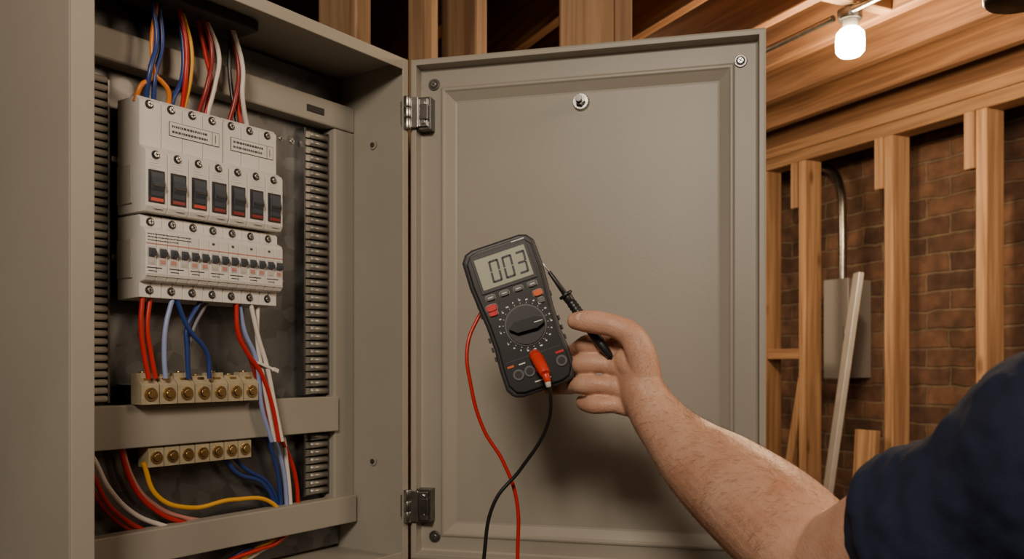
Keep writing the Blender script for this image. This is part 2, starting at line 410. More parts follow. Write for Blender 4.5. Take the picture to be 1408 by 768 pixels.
for i in range(7):
    c = U0+(i+.5)*MW
    s2.cyl((c-.002, .0803, .332), (c-.002, .0793, .332), .0058, M_dark)
    screw(s2, c-.002, .079, .332, .0040, M_steel, False, i*.7)
    s2.cyl((c-.002, .0662, .2655), (c-.002, .0652, .2655), .0056, M_dark)
    screw(s2, c-.002, .0648, .2655, .0038, M_steel, False, i)
    s2.box(c-.0118, c+.0102, .0644, .0662, .205, .246, M_dark)
    s2.box(c-.0095, c+.0080, .0636, .0646, .2065, .2105, M_redplug if i in (0, 2) else WIRE['dkred'])
    s2.prism([(.065, .243), (.0635, .243), (.0620, .236), (.0595, .2275), (.0600, .2235), (.0625, .219), (.0635, .213), (.065, .213)],
             lambda t, h: (c-.0095, t, h), lambda t, h: (c+.0080, t, h), M_toggle)
    s2.box(c-.0090, c+.0075, .0588, .0604, .2245, .2275, M_black)
    for k in range(4):
        w = [.010, .008, .011, .006][k]
        s2.box(c-.010, c-.010+w*1.5, .0656, .0661, .2582-k*.0035, .2576-k*.0035+.0006, M_ink)
    s2.box(c-.004, c+.008, .0656, .0661, .1975, .2015, M_offwhite)
for (a0, a1) in ((U0+.042, U0+.119), (U0+.138, U0+.212)):
    z0, z1 = .298, .317
    s2.box(a0, a1, .0793, .0801, z0, z1, M_ink)
    s2.box(a0+.0008, a1-.0008, .0789, .0796, z0+.0008, z1-.0008, M_white)
    s2.box(a1-.012, a1-.0113, .0786, .0792, z0, z1, M_ink)
    s2.box(a1-.007, a1-.006, .0786, .0792, z0+.004, z1-.004, M_ink)
    for k in range(2):
        xx = a0+.004
        while xx < a1-.02:
            w = random.uniform(.001, .004); s2.box(xx, xx+w, .0785, .0791, .3095-k*.007, .3125-k*.007, M_ink); xx += w+.0012
s2.box(U0+4*MW-.0003, U0+4*MW+.0009, .0795, .0802, .28, .34, M_offwhite)
for i in range(7):
    c = U0+(i+.5)*MW
    for zz, yy in ((.1815, .078), (.0945, .080)):
        s2.cyl((c-.002, yy+.0002, zz), (c-.002, yy-.0008, zz), .0056, M_dark)
        screw(s2, c-.002, yy-.001, zz, .0038, M_steel, False, i*1.3)
for i in range(14):
    c = U0+(i+.5)*MW/2
    s2.box(c-.0050, c+.0050, .0654, .0661, .126, .149, M_offwhite)
    s2.prism([(.066, .147), (.0625, .1465), (.0590, .142), (.060, .138), (.066, .135)],
             lambda t, h: (c-.0038, t, h), lambda t, h: (c+.0038, t, h), M_toggle)
    s2.box(c-.0036, c+.0036, .0648, .0655, .128, .1325, WIRE['pink'] if i % 3 else M_offwhite)
    if i % 2 == 0:
        s2.box(c-.006, c+.015, .0656, .0661, .1215, .1228, M_ink)
        s2.box(c-.004, c+.008, .0656, .0661, .1175, .1186, M_ink)
s2.box(U0+.001, U0+7*MW-.001, .0655, .0661, .1520, .1534, WIRE['pink'])
s2.box(U0+.001, U0+7*MW-.001, .0655, .0661, .1115, .1150, M_offwhite)
for k in range(3):
    xx = U0+.003
    while xx < U0+(.045 if k == 2 else .066):
        w = random.uniform(.001, .004); s2.box(xx, xx+w, .0655, .0661, .1655-k*.004, .1635-k*.004+.0008, M_ink); xx += w+.0010
for i in (3, 4, 5, 6):
    s2.box(U0+i*MW+.004, U0+i*MW+.008, .0655, .0661, .160, .163, M_ink)
s2.done('breaker_details', brk)
q = B()
q.box(.125, .375, .130, .1455, .262, .269, M_steel); q.box(.125, .375, .130, .1455, .135, .142, M_steel)
q.done('din_rail', brk)

# ------------------------------------------------------------------ terminal blocks
def tblock(name, x0, x1, z0, z1, y0, nst):
    e = empty(name); e.parent = cab
    q = B(); w = (x1-x0)/nst
    for i in range(nst):
        a0 = x0+i*w+.0008; a1 = x0+(i+1)*w-.0008
        zt = z1-.004*(i % 2)
        q.prism([(y0, z0), (y0, z0+(z1-z0)*.62), (y0+.010, z1-.006), (y0+.010, zt), (y0+.024, zt), (y0+.024, z0)],
                lambda t, h: (a0, t, h), lambda t, h: (a1, t, h), M_beige)
        c = (a0+a1)/2; zz = z0+(z1-z0)*.33
        q.cyl((c, y0+.001, zz), (c, y0-.002, zz), min(w*.36, .009), M_brass)
        q.cyl((c, y0-.002, zz), (c, y0-.0026, zz), min(w*.24, .006), M_dark)
        q.cyl((c, y0-.002, zz), (c, y0-.0045, zz), min(w*.2, .005), M_brass)
        q.box(c-.005, c+.005, y0+.006, y0+.0105, z1-.0125, z1-.006, M_brass)
        q.cyl((c, y0+.018, zt), (c, y0+.018, zt+.002), .0045, M_brass)
    q.box(x0+.002, x1-.002, y0+.024, .146, z0+.005, z1-.015, M_darksteel)
    q.done('terminals', e, .0008)
tblock('terminal_block', .140, .326, -.0525, -.012, .088, 7)
tblock('terminal_block', .165, .332, -.137, -.098, .112, 7)

# ------------------------------------------------------------------ wires (mm in the cabinet frame: across, height; depth given once)
wl = empty('panel_wiring'); wl.parent = cab
TW = [
 ('blue', 80, [(149,470),(157,418),(147,373),(149,336)]), ('blue', 85, [(163,470),(168,417),(158,372),(160,337)]),
 ('orange', 85, [(160,470),(154,400),(160,372),(167,368),(177,358),(182,338)]), ('orange', 85, [(151,385),(151,367),(139,356),(134,335)]),
 ('red', 80, [(189,470),(200,426),(200,387),(202,339)]), ('yellow', 85, [(197,470),(211,425),(210,386),(204,340)]),
 ('blue', 90, [(194,470),(203,419),(200,379),(187,349),(186,338)]), ('dkred', 80, [(227,470),(240,428),(232,376),(227,340)]),
 ('white', 85, [(235,470),(255,428),(249,386),(240,339)]), ('red', 90, [(225,470),(239,419),(246,391),(238,339)]),
 ('white', 80, [(274,470),(291,422),(291,376),(309,338)]), ('dkred', 85, [(276,470),(288,419),(282,372),(276,338)]),
 ('red', 90, [(282,470),(294,425),(290,385),(297,338)]), ('black', 95, [(284,470),(280,425),(284,385),(292,338)]),
 ('red', 85, [(140,86),(138,46),(143,9),(149,-19)]), ('red', 90, [(154,86),(150,47),(156,9),(162,-19)]),
 ('ltblue', 85, [(183,86),(173,48),(171,10),(173,-19)]), ('blue', 85, [(189,86),(206,49),(236,15),(240,-20)]),
 ('blue', 92, [(231,86),(210,49),(210,19),(212,-20)]), ('grey', 98, [(245,86),(222,45),(216,12),(214,-20)]),
 ('red', 85, [(284,86),(288,41),(303,16),(326,-11),(347,-59),(360,-115)]), ('ltblue', 91, [(294,86),(303,47),(322,10),(334,-65),(352,-115)]),
 ('dkred', 95, [(289,86),(297,44),(316,8),(333,-40),(350,-100)]),
 ('white', 85, [(309,86),(323,37),(337,0),(352,-59),(366,-115)]), ('white', 91, [(326,86),(326,32),(334,-11),(344,-59),(358,-115)]),
]
BW = [
 ('red', 122, [(347,-59),(384,-100),(413,-147),(425,-182),(430,-235)]), ('white', 122, [(352,-59),(394,-100),(407,-158),(416,-235)]),
 ('blue', 126, [(340,-59),(365,-99),(389,-156),(401,-235)]), ('ltblue', 122, [(344,-59),(374,-99),(398,-156),(408,-235)]),
 ('blue', 126, [(294,-134),(317,-160),(364,-181),(397,-235)]), ('blue', 131, [(311,-134),(337,-157),(378,-183),(407,-240)]),
 ('yellow', 118, [(162,-130),(182,-176),(232,-199),(304,-197),(376,-212),(400,-250)]),
 ('red', 124, [(125,-60),(150,-157),(182,-195),(226,-219),(300,-235)]), ('pink', 130, [(130,-60),(157,-157),(189,-192),(232,-214),(300,-230)]),
 ('white', 122, [(70,-85),(96,-119),(116,-158),(151,-196),(193,-218),(230,-232)]),
 ('red', 126, [(70,-105),(96,-137),(116,-177),(141,-203),(170,-222),(200,-235)]),
 ('dkred', 130, [(70,-120),(96,-155),(116,-187),(141,-212),(165,-225)]),
 ('red', 120, [(260,-300),(300,-285),(350,-278),(390,-272),(428,-240)]), ('yellow', 126, [(300,-300),(340,-282),(376,-272),(410,-265),(425,-240)]),
 ('blue', 128, [(290,-300),(320,-280),(380,-276),(412,-250)]), ('white', 132, [(320,-300),(360,-285),(395,-272),(418,-240)]),
]
for i, (c, t, pts) in enumerate(TW+BW):
    P = [(u/1000, t/1000, h/1000) for u, h in pts]
    if i < 14: P[-1] = (P[-1][0], .092, P[-1][2])
    wire('wire_%s' % c, P, .0032 if c != 'black' else .003, WIRE[c], wl)
q = B(); Mx = Matrix.Translation((.336, .086, -.004)) @ Matrix.Rotation(D2R(20), 4, 'Y')
q.box(-.017, .017, -.0055, .011, -.002, .002, M_white, Mx); q.box(.010, .020, -.0075, -.003, -.003, .003, M_white, Mx)
q.done('cable_tie', wl, .0006)

# ------------------------------------------------------------------ door
DL = (-.1625, 1.400, CZ); DRZ = D2R(-14.42)
door = empty('cabinet_door', DL, DRZ)
x = B(); m = M_paint_door
DW, dz0, dz1, dy = .5475, T0, .487, .022
def loop(x0, x1, z0, z1, y):
    return [x.bm.verts.new(p) for p in ((x0, y, z0), (x1, y, z0), (x1, y, z1), (x0, y, z1))]
L = []
k = x.mi(m)
specs = [(0, dy+.002), (0, -.0), (.003, -.001), (.0095, -.001), (.0095, .004), (.011, dy-.003), (.014, dy-.001), (.044, dy-.001), (.0465, dy-.0035), (.050, dy-.0035), (.0525, dy-.001), (.066, dy+.006), (.069, dy+.0065)]
for (ins, y) in specs:
    zb = ins if ins < .04 else ins-.010
    zt = ins if ins < .04 else ins-.003
    L.append(loop(ins, DW-ins, dz0+zb, dz1-zt, y))
for a_, c_ in zip(L, L[1:]):
    for i in range(4):
        f = x.bm.faces.new([a_[i], a_[(i+1) % 4], c_[(i+1) % 4], c_[i]]); f.material_index = k
x.bm.faces.new(L[-1]).material_index = k
x.box(0.0005, DW-.0005, dy+.009, dy+.0105, dz0+.0005, dz1-.0005, m)
x.box(0, .002, dy, dy+.0105, dz0, dz1, m); x.box(DW-.002, DW, dy, dy+.0105, dz0, dz1, m)
x.box(.002, DW-.002, dy, dy+.0105, dz1-.002, dz1, m); x.box(.002, DW-.002, dy, dy+.0105, dz0, dz0+.002, m)
x.done('door_leaf', door, .0012)
q = B()
for sx, sz in ((.0325, .451), (.512, .448), (.0335, -.279), (.512, -.279)):
    yy = dy-.001
    q.cyl((sx, yy, sz), (sx, yy-.0025, sz), .0100, M_darksteel, .009)
    q.cyl((sx, yy-.0025, sz), (sx, yy-.003, sz), .0068, M_dark)
    screw(q, sx, yy-.003, sz, .005, M_steel, False)
q.cyl((.272, dy+.006, .407), (.272, dy-.001, .407), .0135, M_steel, .012)
q.cyl((.272, dy-.001, .407), (.272, dy-.012, .407), .0085, M_steel, .008, seg=6, smooth=False)
q.cyl((.272, dy-.012, .407), (.272, dy-.020, .407), .0055, M_darksteel)
q.done('door_hardware', door, .0006)
for hz in (.400, -.226):
    q = B()
    q.box(.010, .034, -.001, dy-.001, hz-.026, hz+.026, M_darksteel)
    q.box(.012, .030, -.006, -.0, hz-.022, hz+.022, M_steel)
    q.box(.018, .032, -.010, -.004, hz-.012, hz+.012, M_darksteel)
    q.cyl((-.0015, -.010, hz-.026), (-.0015, -.010, hz-.009), .0062, M_steel)
    q.cyl((-.0015, -.010, hz-.008), (-.0015, -.010, hz+.008), .0066, M_steel)
    q.cyl((-.0015, -.010, hz+.009), (-.0015, -.010, hz+.026), .0062, M_steel)
    q.box(-.0015, .016, -.0105, -.0075, hz-.024, hz+.024, M_steel)
    q.box(-.013, -.002, -.0125, -.0085, hz-.018, hz+.018, M_steel)
    q.cyl((.023, -.006, hz+.015), (.023, -.0085, hz+.015), .004, M_steel)
    q.cyl((.023, -.006, hz-.015), (.023, -.0085, hz-.015), .004, M_steel)
    q.done('hinge', door, .0008)

# ------------------------------------------------------------------ multimeter
mm = empty('digital_multimeter', (.0095, 1.059, CZ+.0572), 0, D2R(-18.7))
def outline(s=0.):
    half = [(.030, .0935), (.039, .0905), (.0455, .082), (.0465, .050), (.0445, .022), (.0425, .0), (.0420, -.030), (.0440, -.055), (.0440, -.080), (.038, -.0905), (.028, -.0935)]
    pts = [(px-s, pz-(s if pz > .07 else (-s if pz < -.07 else 0))) for px, pz in half]
    return pts + [(-a, c) for a, c in reversed(pts)]
x = B()
x.prism(outline(), lambda a, c: (a, -.015, c), lambda a, c: (a, .019, c), M_rubber)
x.done('holster', mm, .0045, 4)
x = B()
x.prism(outline(.0045), lambda a, c: (a, -.0185, c), lambda a, c: (a, .0, c), M_black)
x.done('front_face', mm, .002, 3)
x = B()
for sz in (-.04, -.028, -.016, .015, .027, .039):
    for sg in (-1, 1):
        x.box(sg*.0440-.0012, sg*.0440+.0012, -.008, .010, sz-.003, sz+.003, M_rubber)
F = -.0185
x.box(-.035, .035, F-.0015, F+.001, .0375, .0845, M_rubber)
x.box(-.0315, .0315, F-.0022, F-.001, .0415, .0795, M_lcd)
x.done('screen', mm, .0009)
segs = {'0': 'abcdef', '3': 'abcdg'}
x = B()
def digit(cx, cz, w, h, ch):
    t = .0026
    sh = Matrix.Translation((cx, F-.0024, cz)) @ Matrix(((1, 0, .08, 0), (0, 1, 0, 0), (0, 0, 1, 0), (0, 0, 0, 1)))
    R = {'a': (-w/2+t*.6, w/2-t*.6, h/2-t, h/2), 'd': (-w/2+t*.6, w/2-t*.6, -h/2, -h/2+t), 'g': (-w/2+t*.6, w/2-t*.6, -t/2, t/2),
         'b': (w/2-t, w/2, .0006, h/2-.0006), 'c': (w/2-t, w/2, -h/2+.0006, -.0006), 'f': (-w/2, -w/2+t, .0006, h/2-.0006), 'e': (-w/2, -w/2+t, -h/2+.0006, -.0006)}
    for s_ in segs[ch]:
        a0, a1, c0, c1 = R[s_]; x.box(a0, a1, -.0001, .0003, c0, c1, M_ink, sh)
digit(-.0105, .060, .0125, .027, '0'); digit(.006, .060, .0125, .027, '0'); digit(.0225, .060, .0125, .027, '3')
x.done('display_digits', mm)
x = B()
def key(cx, cz, w, h, mat):
    pts = []
    for i in range(16):
        t = 2*math.pi*i/16
        pts.append((cx+w*math.copysign(abs(math.cos(t))**.6, math.cos(t)), cz+h*math.copysign(abs(math.sin(t))**.6, math.sin(t))))
    x.prism([(cx+(a-cx)*1.18, cz+(c-cz)*1.24) for a, c in pts], lambda a, c: (a, F-.0006, c), lambda a, c: (a, F+.001, c), M_offwhite)
    x.prism([(cx+(a-cx)*1.12, cz+(c-cz)*1.14) for a, c in pts], lambda a, c: (a, F-.0009, c), lambda a, c: (a, F+.001, c), M_black)
    x.prism(pts, lambda a, c: (a, F-.0028, c), lambda a, c: (a, F+.001, c), mat)
for i, cx in enumerate((-.0265, -.009, .0085, .026)):
    key(cx, .0315, .0055, .0030, M_grey_btn)
    x.box(cx-.003, cx+.003, F-.0031, F-.0027, .031, .0322, M_whiteink)
key(-.029, .0195, .0062, .0038, M_red_btn); key(-.029, .0125, .0052, .0026, M_red_btn); key(.029, .0195, .0055, .0035, M_orange_btn)
key(.030, .010, .0035, .003, M_grey_btn)
x.done('buttons', mm, .0004)
x = B(); dc = (.003, -.0125)
x.cyl((dc[0], F+.0005, dc[1]), (dc[0], F-.0012, dc[1]), .0250, M_grey_btn, seg=40)
x.cyl((dc[0], F-.001, dc[1]), (dc[0], F-.0030, dc[1]), .0232, M_rubber, seg=40)
Mx = Matrix.Translation((dc[0], F-.002, dc[1])) @ Matrix.Rotation(D2R(2), 4, 'Y')
x.prism([(-.021, 0), (-.012, .0068), (.012, .0072), (.021, .0035), (.0222, 0), (.021, -.0035), (.012, -.0072), (-.012, -.0068)],
        lambda a, c: Mx @ Vector((a, -.0085, c)), lambda a, c: Mx @ Vector((a, .0, c)), M_black)
x.box(.010, .0205, -.0089, -.0083, -.0006, .0006, M_whiteink, Mx)
x.done('rotary_dial', mm, .0012)
x = B()
for i in range(22):
    t = D2R(-90+i*330/21)
    rr = .0305; cx = dc[0]+rr*math.sin(t)*1.02; cz = dc[1]+rr*math.cos(t)
    if abs(cx) > .0385: continue
    M2 = Matrix.Translation((cx, F-.0003, cz))
    w = random.uniform(.0007, .0017)
    x.box(-w, w, -.0003, .0004, -.0008, .0008, M_whiteink, M2)
    if i % 3 == 0: x.box(-w, -w*.3, -.0003, .0004, .0013, .0024, M_whiteink, M2)
    M3 = Matrix.Translation((dc[0], F-.0002, dc[1])) @ Matrix.Rotation(t, 4, 'Y')
    x.box(-.0003, .0003, -.0003, .0004, .0262, .0276, M_whiteink, M3)
x.box(-.034, .034, F-.0004, F+.0002, -.0485, -.0481, M_grey_btn)
for cx, mt in ((-.024, M_grey_btn), (.030, M_grey_btn), (.003, M_red_btn), (-.010, M_grey_btn)):
    x.cyl((cx, F+.0005, -.066), (cx, F-.0018, -.066), .0066, mt, seg=24)
    x.cyl((cx, F-.0018, -.066), (cx, F-.0019, -.066), .0045, M_dark, seg=24)
x.box(-.034, -.026, F-.0005, F+.0002, -.0555, -.053, M_orange_btn)
x.box(.026, .036, F-.0005, F+.0002, -.0565, -.054, M_red_btn); x.box(-.020, -.012, F-.0005, F+.0002, -.0555, -.054, M_whiteink)
x.box(-.008, .012, F-.0005, F+.0002, -.081, -.0795, M_whiteink)
x.box(.018, .034, F-.0005, F+.0002, .0862, .0874, M_whiteink)
x.done('markings', mm)
def P(X, Y, h): return (X, Y, CZ+h)
leads = empty('test_leads')
x = B()
x.cyl(P(.0268, 1.039, .0112), P(.030, 1.024, .006), .0072, M_redplug)
x.cyl(P(.030, 1.026, .0065), P(.0385, 1.008, -.0115), .0078, M_redplug, .0062)
x.cyl(P(.0385, 1.008, -.0115), P(.0415, 1.006, -.0215), .0048, M_redplug, .0036)
x.cyl(P(.0410, 1.006, -.020), P(.0425, 1.0065, -.027), .0036, M_offwhite, .003)
x.done('lead_plug', leads, .0012)
wire('black_lead', [P(.0415, 1.006, -.021), P(.0446, 1.009, -.0379), P(.0405, 1.03, -.075), P(.010, 1.05, -.1269), P(-.021, 1.05, -.166), P(-.034, 1.05, -.2345), P(-.043, 1.05, -.35), P(-.02, 1.05, -.7), P(.03, 1.03, -1.1), P(.1, 1.0, -1.4), P(.2, .95, -1.496)], .0023, WIRE['black'], leads)
wire('red_lead', [P(-.030, 1.082, .075), P(-.0415, 1.078, .0574), P(-.0545, 1.07, .022), P(-.0503, 1.068, -.0265), P(-.0348, 1.07, -.080), P(-.0107, 1.07, -.120), P(.0053, 1.07, -.165), P(.007, 1.07, -.239), P(.01, 1.07, -.35), P(.03, 1.08, -.8), P(.0, 1.1, -1.3), P(-.1, 1.1, -1.496)], .0024, WIRE['red'], leads)
x = B()
pa, pb = Vector(P(.0355, 1.026, .1196)), Vector(P(.1150, 1.022, .0085))
dd = (pb-pa)
def pp(f): return pa+dd*f
x.cyl(pp(.0), pp(.13), .0006, M_steel, .0012); x.cyl(pp(.10), pp(.34), .0022, M_black, .0034)
x.cyl(pp(.335), pp(.36), .0085, M_black, .0085); x.cyl(pp(.36), pp(.42), .0062, M_black, .0055)
x.cyl(pp(.42), pp(.85), .0056, M_black, .0062); x.cyl(pp(.85), pp(1.0), .0060, M_black, .0042)
for k in range(6): x.cyl(pp(.44+k*.03), pp(.45+k*.03), .0064, M_black)
x.done('black_probe', leads, .0006)
wire('probe_lead', [tuple(pp(.98)), P(.121, 1.026, .000), P(.132, 1.058, -.012), P(.165, 1.06, -.06), P(.205, 1.03, -.12), P(.245, .98, -.19), P(.27, .93, -.28), P(.28, .9, -.5), P(.26, .9, -1.2), P(.2, 1.0, -1.496)], .0022, WIRE['black'], leads)

# ------------------------------------------------------------------ person
person = empty('person')
def cr(p0, p1, p2, p3, t):
    return .5*((2*p1)+(-p0+p2)*t+(2*p0-5*p1+4*p2-p3)*t*t+(-p0+3*p1-3*p2+p3)*t*t*t)
def limb(bm, pts, side=None, sub=6, seg=20, capz=True):
    P_ = [Vector((p[0], p[1], CZ+p[2])) for p in pts]; ra = [p[3] for p in pts]; rb = [(p[4] if len(p) > 4 else p[3]) for p in pts]
    C = []
    N = len(P_)
    for i in range(N-1):
        i0 = max(i-1, 0); i3 = min(i+2, N-1)
        for k in range(sub):
            t = k/sub
            C.append((cr(P_[i0], P_[i], P_[i+1], P_[i3], t), cr(ra[i0], ra[i], ra[i+1], ra[i3], t), cr(rb[i0], rb[i], rb[i+1], rb[i3], t)))
    C.append((P_[-1], ra[-1], rb[-1]))
    sv = Vector(side) if side else None
    if capz:
        d0 = (C[0][0]-C[1][0]).normalized(); d1 = (C[-1][0]-C[-2][0]).normalized()
        pre = []; post = []
        for a in (80, 60, 40, 20):
            s_, c_ = math.sin(D2R(a)), math.cos(D2R(a))
            rm = min(C[0][1], C[0][2]); pre.append((C[0][0]+d0*rm*s_, C[0][1]*c_, C[0][2]*c_))
        for a in (20, 40, 60, 80):
            s_, c_ = math.sin(D2R(a)), math.cos(D2R(a))
            rm = min(C[-1][1], C[-1][2]); post.append((C[-1][0]+d1*rm*s_, C[-1][1]*c_, C[-1][2]*c_))
        C = pre+C+post
    rings = []; ref = None
    for i, (p, a, b_) in enumerate(C):
        d = (C[min(i+1, len(C)-1)][0]-C[max(i-1, 0)][0]).normalized()
        if sv: s1 = (sv-d*sv.dot(d)).normalized()
        else:
            if ref is None: ref = d.orthogonal()
            s1 = (ref-d*ref.dot(d)).normalized(); ref = s1
        s2_ = d.cross(s1)
        rings.append([bm.verts.new(p+s1*a*math.cos(t)+s2_*b_*math.sin(t)) for t in [2*math.pi*j/seg for j in range(seg)]])
    for a, c in zip(rings, rings[1:]):
        for j in range(seg): bm.faces.new([a[j], a[(j+1) % seg], c[(j+1) % seg], c[j]])
    bm.faces.new(rings[0][::-1]); bm.faces.new(rings[-1])
def ball(bm, c, r):
    M_ = Matrix.Translation((c[0], c[1], CZ+c[2])) @ Matrix.Diagonal((*(r if hasattr(r, '__len__') else (r, r, r)), 1))
    bmesh.ops.create_uvsphere(bm, u_segments=24, v_segments=16, radius=1, matrix=M_)
def organic(bm, name, mat, voxel, smooth, parent, disp=None):
    bmesh.ops.recalc_face_normals(bm, faces=bm.faces)
    me = bpy.data.meshes.new(name); bm.to_mesh(me); bm.free(); me.materials.append(mat)
    o = bpy.data.objects.new(name, me); S.collection.objects.link(o); o.parent = parent
    r_ = o.modifiers.new('remesh', 'REMESH'); r_.mode = 'VOXEL'; r_.voxel_size = voxel; r_.use_smooth_shade = True
    s_ = o.modifiers.new('smooth', 'SMOOTH'); s_.factor = .5; s_.iterations = smooth
    if disp:
        tx = bpy.data.textures.new(name+'_tx', 'CLOUDS'); tx.noise_scale = disp[0]; tx.noise_depth = 2
        dm = o.modifiers.new('disp', 'DISPLACE'); dm.texture = tx; dm.strength = disp[1]; dm.mid_level = .5; dm.texture_coords = 'GLOBAL'
    return o
def nail(name, c, n_, ax, sx, sy, sz):
    n_ = Vector(n_).normalized(); ax = Vector(ax); ax = (ax-n_*ax.dot(n_)).normalized(); ay = n_.cross(ax)
    M_ = Matrix(((ax.x, ay.x, n_.x, c[0]), (ax.y, ay.y, n_.y, c[1]), (ax.z, ay.z, n_.z, CZ+c[2]), (0, 0, 0, 1)))
    bm = bmesh.new(); bmesh.ops.create_uvsphere(bm, u_segments=20, v_segments=12, radius=1, matrix=M_ @ Matrix.Diagonal((sx, sy, sz, 1)))
    for f in bm.faces: f.smooth = True
    me = bpy.data.meshes.new(name); bm.to_mesh(me); bm.free(); me.materials.append(M_nail)
    o = bpy.data.objects.new(name, me); S.collection.objects.link(o); o.parent = person

bm = bmesh.new()
SIDE = (-.15, -.25, .95)
limb(bm, [(.150, 1.012, -.036, .034, .023), (.1625, 1.0, -.055, .035, .029), (.178, .975, -.078, .038, .033), (.200, .94, -.104, .047, .042), (.2258, .90, -.126, .055, .050), (.2566, .83, -.155, .059, .054), (.2825, .765, -.186, .053, .050)], side=(-.5, 0, .86), seg=32)
limb(bm, [(.2825, .765, -.186, .050), (.300, .716, -.157, .052), (.33, .64, -.11, .056), (.37, .54, -.06, .060)], seg=28)
limb(bm, [(.160, 1.0, -.050, .034, .025), (.150, 1.014, -.034, .038, .023), (.142, 1.026, -.020, .0415, .0195), (.132, 1.038, -.012, .0415, .0155), (.125, 1.041, -.011, .038, .0125)], side=SIDE, seg=32)
for c in ((.133, 1.032, .018), (.1235, 1.030, -.002), (.1225, 1.032, -.026), (.128, 1.032, -.047)):
    ball(bm, c, .0132)
    limb(bm, [(.158, 1.003, -.045, .008), (c[0]+.006, c[1]-.004, c[2]-.004, .0110)], seg=12)
# index, middle, ring, little finger
limb(bm, [(.133, 1.034, .018, .0125), (.112, 1.040, .0235, .0108), (.0925, 1.046, .0235, .0124), (.084, 1.062, .021, .0102), (.078, 1.082, .016, .0100), (.066, 1.094, .011, .0090), (.052, 1.096, .008, .0076)], seg=18)
limb(bm, [(.1235, 1.033, -.002, .0127), (.104, 1.036, .0005, .0110), (.0865, 1.045, .000, .0127), (.077, 1.062, -.002, .0106), (.073, 1.084, -.005, .0102), (.060, 1.097, -.008, .009), (.044, 1.099, -.010, .0078)], seg=18)
limb(bm, [(.1225, 1.034, -.026, .0125), (.105, 1.034, -.0245, .0109), (.088, 1.043, -.0245, .0125), (.078, 1.060, -.026, .0104), (.073, 1.082, -.028, .0100), (.062, 1.096, -.030, .0088), (.046, 1.099, -.032, .0076)], seg=18)
limb(bm, [(.128, 1.033, -.047, .0115), (.113, 1.031, -.0485, .0100), (.099, 1.038, -.0485, .0114), (.090, 1.054, -.049, .0094), (.087, 1.074, -.047, .0090), (.090, 1.088, -.046, .0078)], seg=18)
# thumb and web
limb(bm, [(.158, .998, -.036, .016), (.150, .999, .004, .0175), (.138, 1.000, .031, .0158), (.118, 1.002, .043, .0134), (.099, 1.006, .0475, .0136), (.084, 1.012, .0495, .0128), (.0745, 1.018, .050, .0104)], seg=20)
limb(bm, [(.150, 1.004, -.010, .018), (.138, 1.020, .014, .0140)], seg=16)
limb(bm, [(.138, 1.000, .034, .012), (.133, 1.018, .030, .0125), (.128, 1.034, .022, .011)], seg=16)
limb(bm, [(.150, 1.006, -.010, .020), (.134, 1.022, .004, .016)], seg=16)
arm = organic(bm, 'hand_and_arm', M_skin, .0016, 4, person)
nail('thumb_nail', (.0800, 1.0040, .0532), (-.22, -.90, .32), (-1, .42, .06), .0076, .0062, .0024)

bpy.context.view_layer.update()
dg = bpy.context.evaluated_depsgraph_get(); ev = arm.evaluated_get(dg); em = ev.to_mesh()
cand = [(v_.co.copy(), v_.normal.copy()) for v_ in em.vertices if v_.co.y < .985 and v_.co.x < .30 and v_.co.y > .76]
ev.to_mesh_clear()
cu = bpy.data.curves.new('arm_hair', 'CURVE'); cu.dimensions = '3D'; cu.bevel_depth = .00008; cu.bevel_resolution = 0
down = Vector((-.25, .35, -.35))
for co_, nn in random.sample(cand, min(2000, len(cand))):
    if random.random() > .35+.65*max(0, nn.z*.5+.5): continue
    Lh = random.uniform(.005, .011)
    t_ = (down+Vector([random.uniform(-.3, .3) for _ in range(3)])); t_ = (t_-nn*t_.dot(nn)).normalized()
    sp = cu.splines.new('POLY'); sp.points.add(2)
    for q_, pt in zip(sp.points, (co_-nn*.0003, co_+nn*Lh*.24+t_*Lh*.45, co_+nn*Lh*.28+t_*Lh)):
        q_.co = (*pt, 1)
    sp.points[2].radius = .3
M_armhair = plain('arm_hair', (.14, .07, .035), .6); cu.materials.append(M_armhair)
o = bpy.data.objects.new('arm_hair', cu); S.collection.objects.link(o); o.parent = person

# shirt
bm = bmesh.new()
limb(bm, [(.319, .668, -.130, .063), (.327, .648, -.119, .065), (.343, .61, -.098, .069), (.37, .55, -.060, .082), (.42, .50, -.042, .096)], seg=36)
limb(bm, [(.315, .678, -.1355, .0655), (.319, .668, -.130, .0665)], seg=36, capz=False)
sd = (.71, -.34, 0)
limb(bm, [(.56, .42, .05, .065, .06), (.56, .41, 0, .15, .085), (.56, .40, -.06, .195, .105), (.56, .39, -.2, .19, .12), (.56, .38, -.4, .17, .115), (.56, .38, -.55, .175, .12), (.56, .38, -.62, .18, .125)], side=sd, seg=40)
limb(bm, [(.70, .35, -.05, .085), (.76, .32, -.16, .07), (.78, .31, -.26, .066)], seg=30)
organic(bm, 'tshirt', M_cloth, .004, 3, person, (.055, .016))
bm = bmesh.new()
limb(bm, [(.56, .40, .0, .055), (.56, .405, .08, .056), (.56, .41, .13, .055)], seg=24)
ball(bm, (.555, .42, .21), (.078, .095, .115)); ball(bm, (.545, .455, .155), (.05, .055, .055))
ball(bm, (.525, .515, .195), (.014, .02, .02)); ball(bm, (.475, .42, .20), (.012, .02, .03)); ball(bm, (.635, .41, .20), (.012, .02, .03))
limb(bm, [(.515, .508, .158, .006), (.545, .510, .158, .006)], seg=10)
limb(bm, [(.77, .315, -.2, .045), (.79, .31, -.32, .042), (.79, .35, -.45, .036), (.78, .40, -.56, .026)], seg=20)
limb(bm, [(.78, .40, -.56, .03, .018), (.775, .42, -.62, .038, .018), (.77, .43, -.65, .036, .014)], side=(0, 1, 0), seg=20)
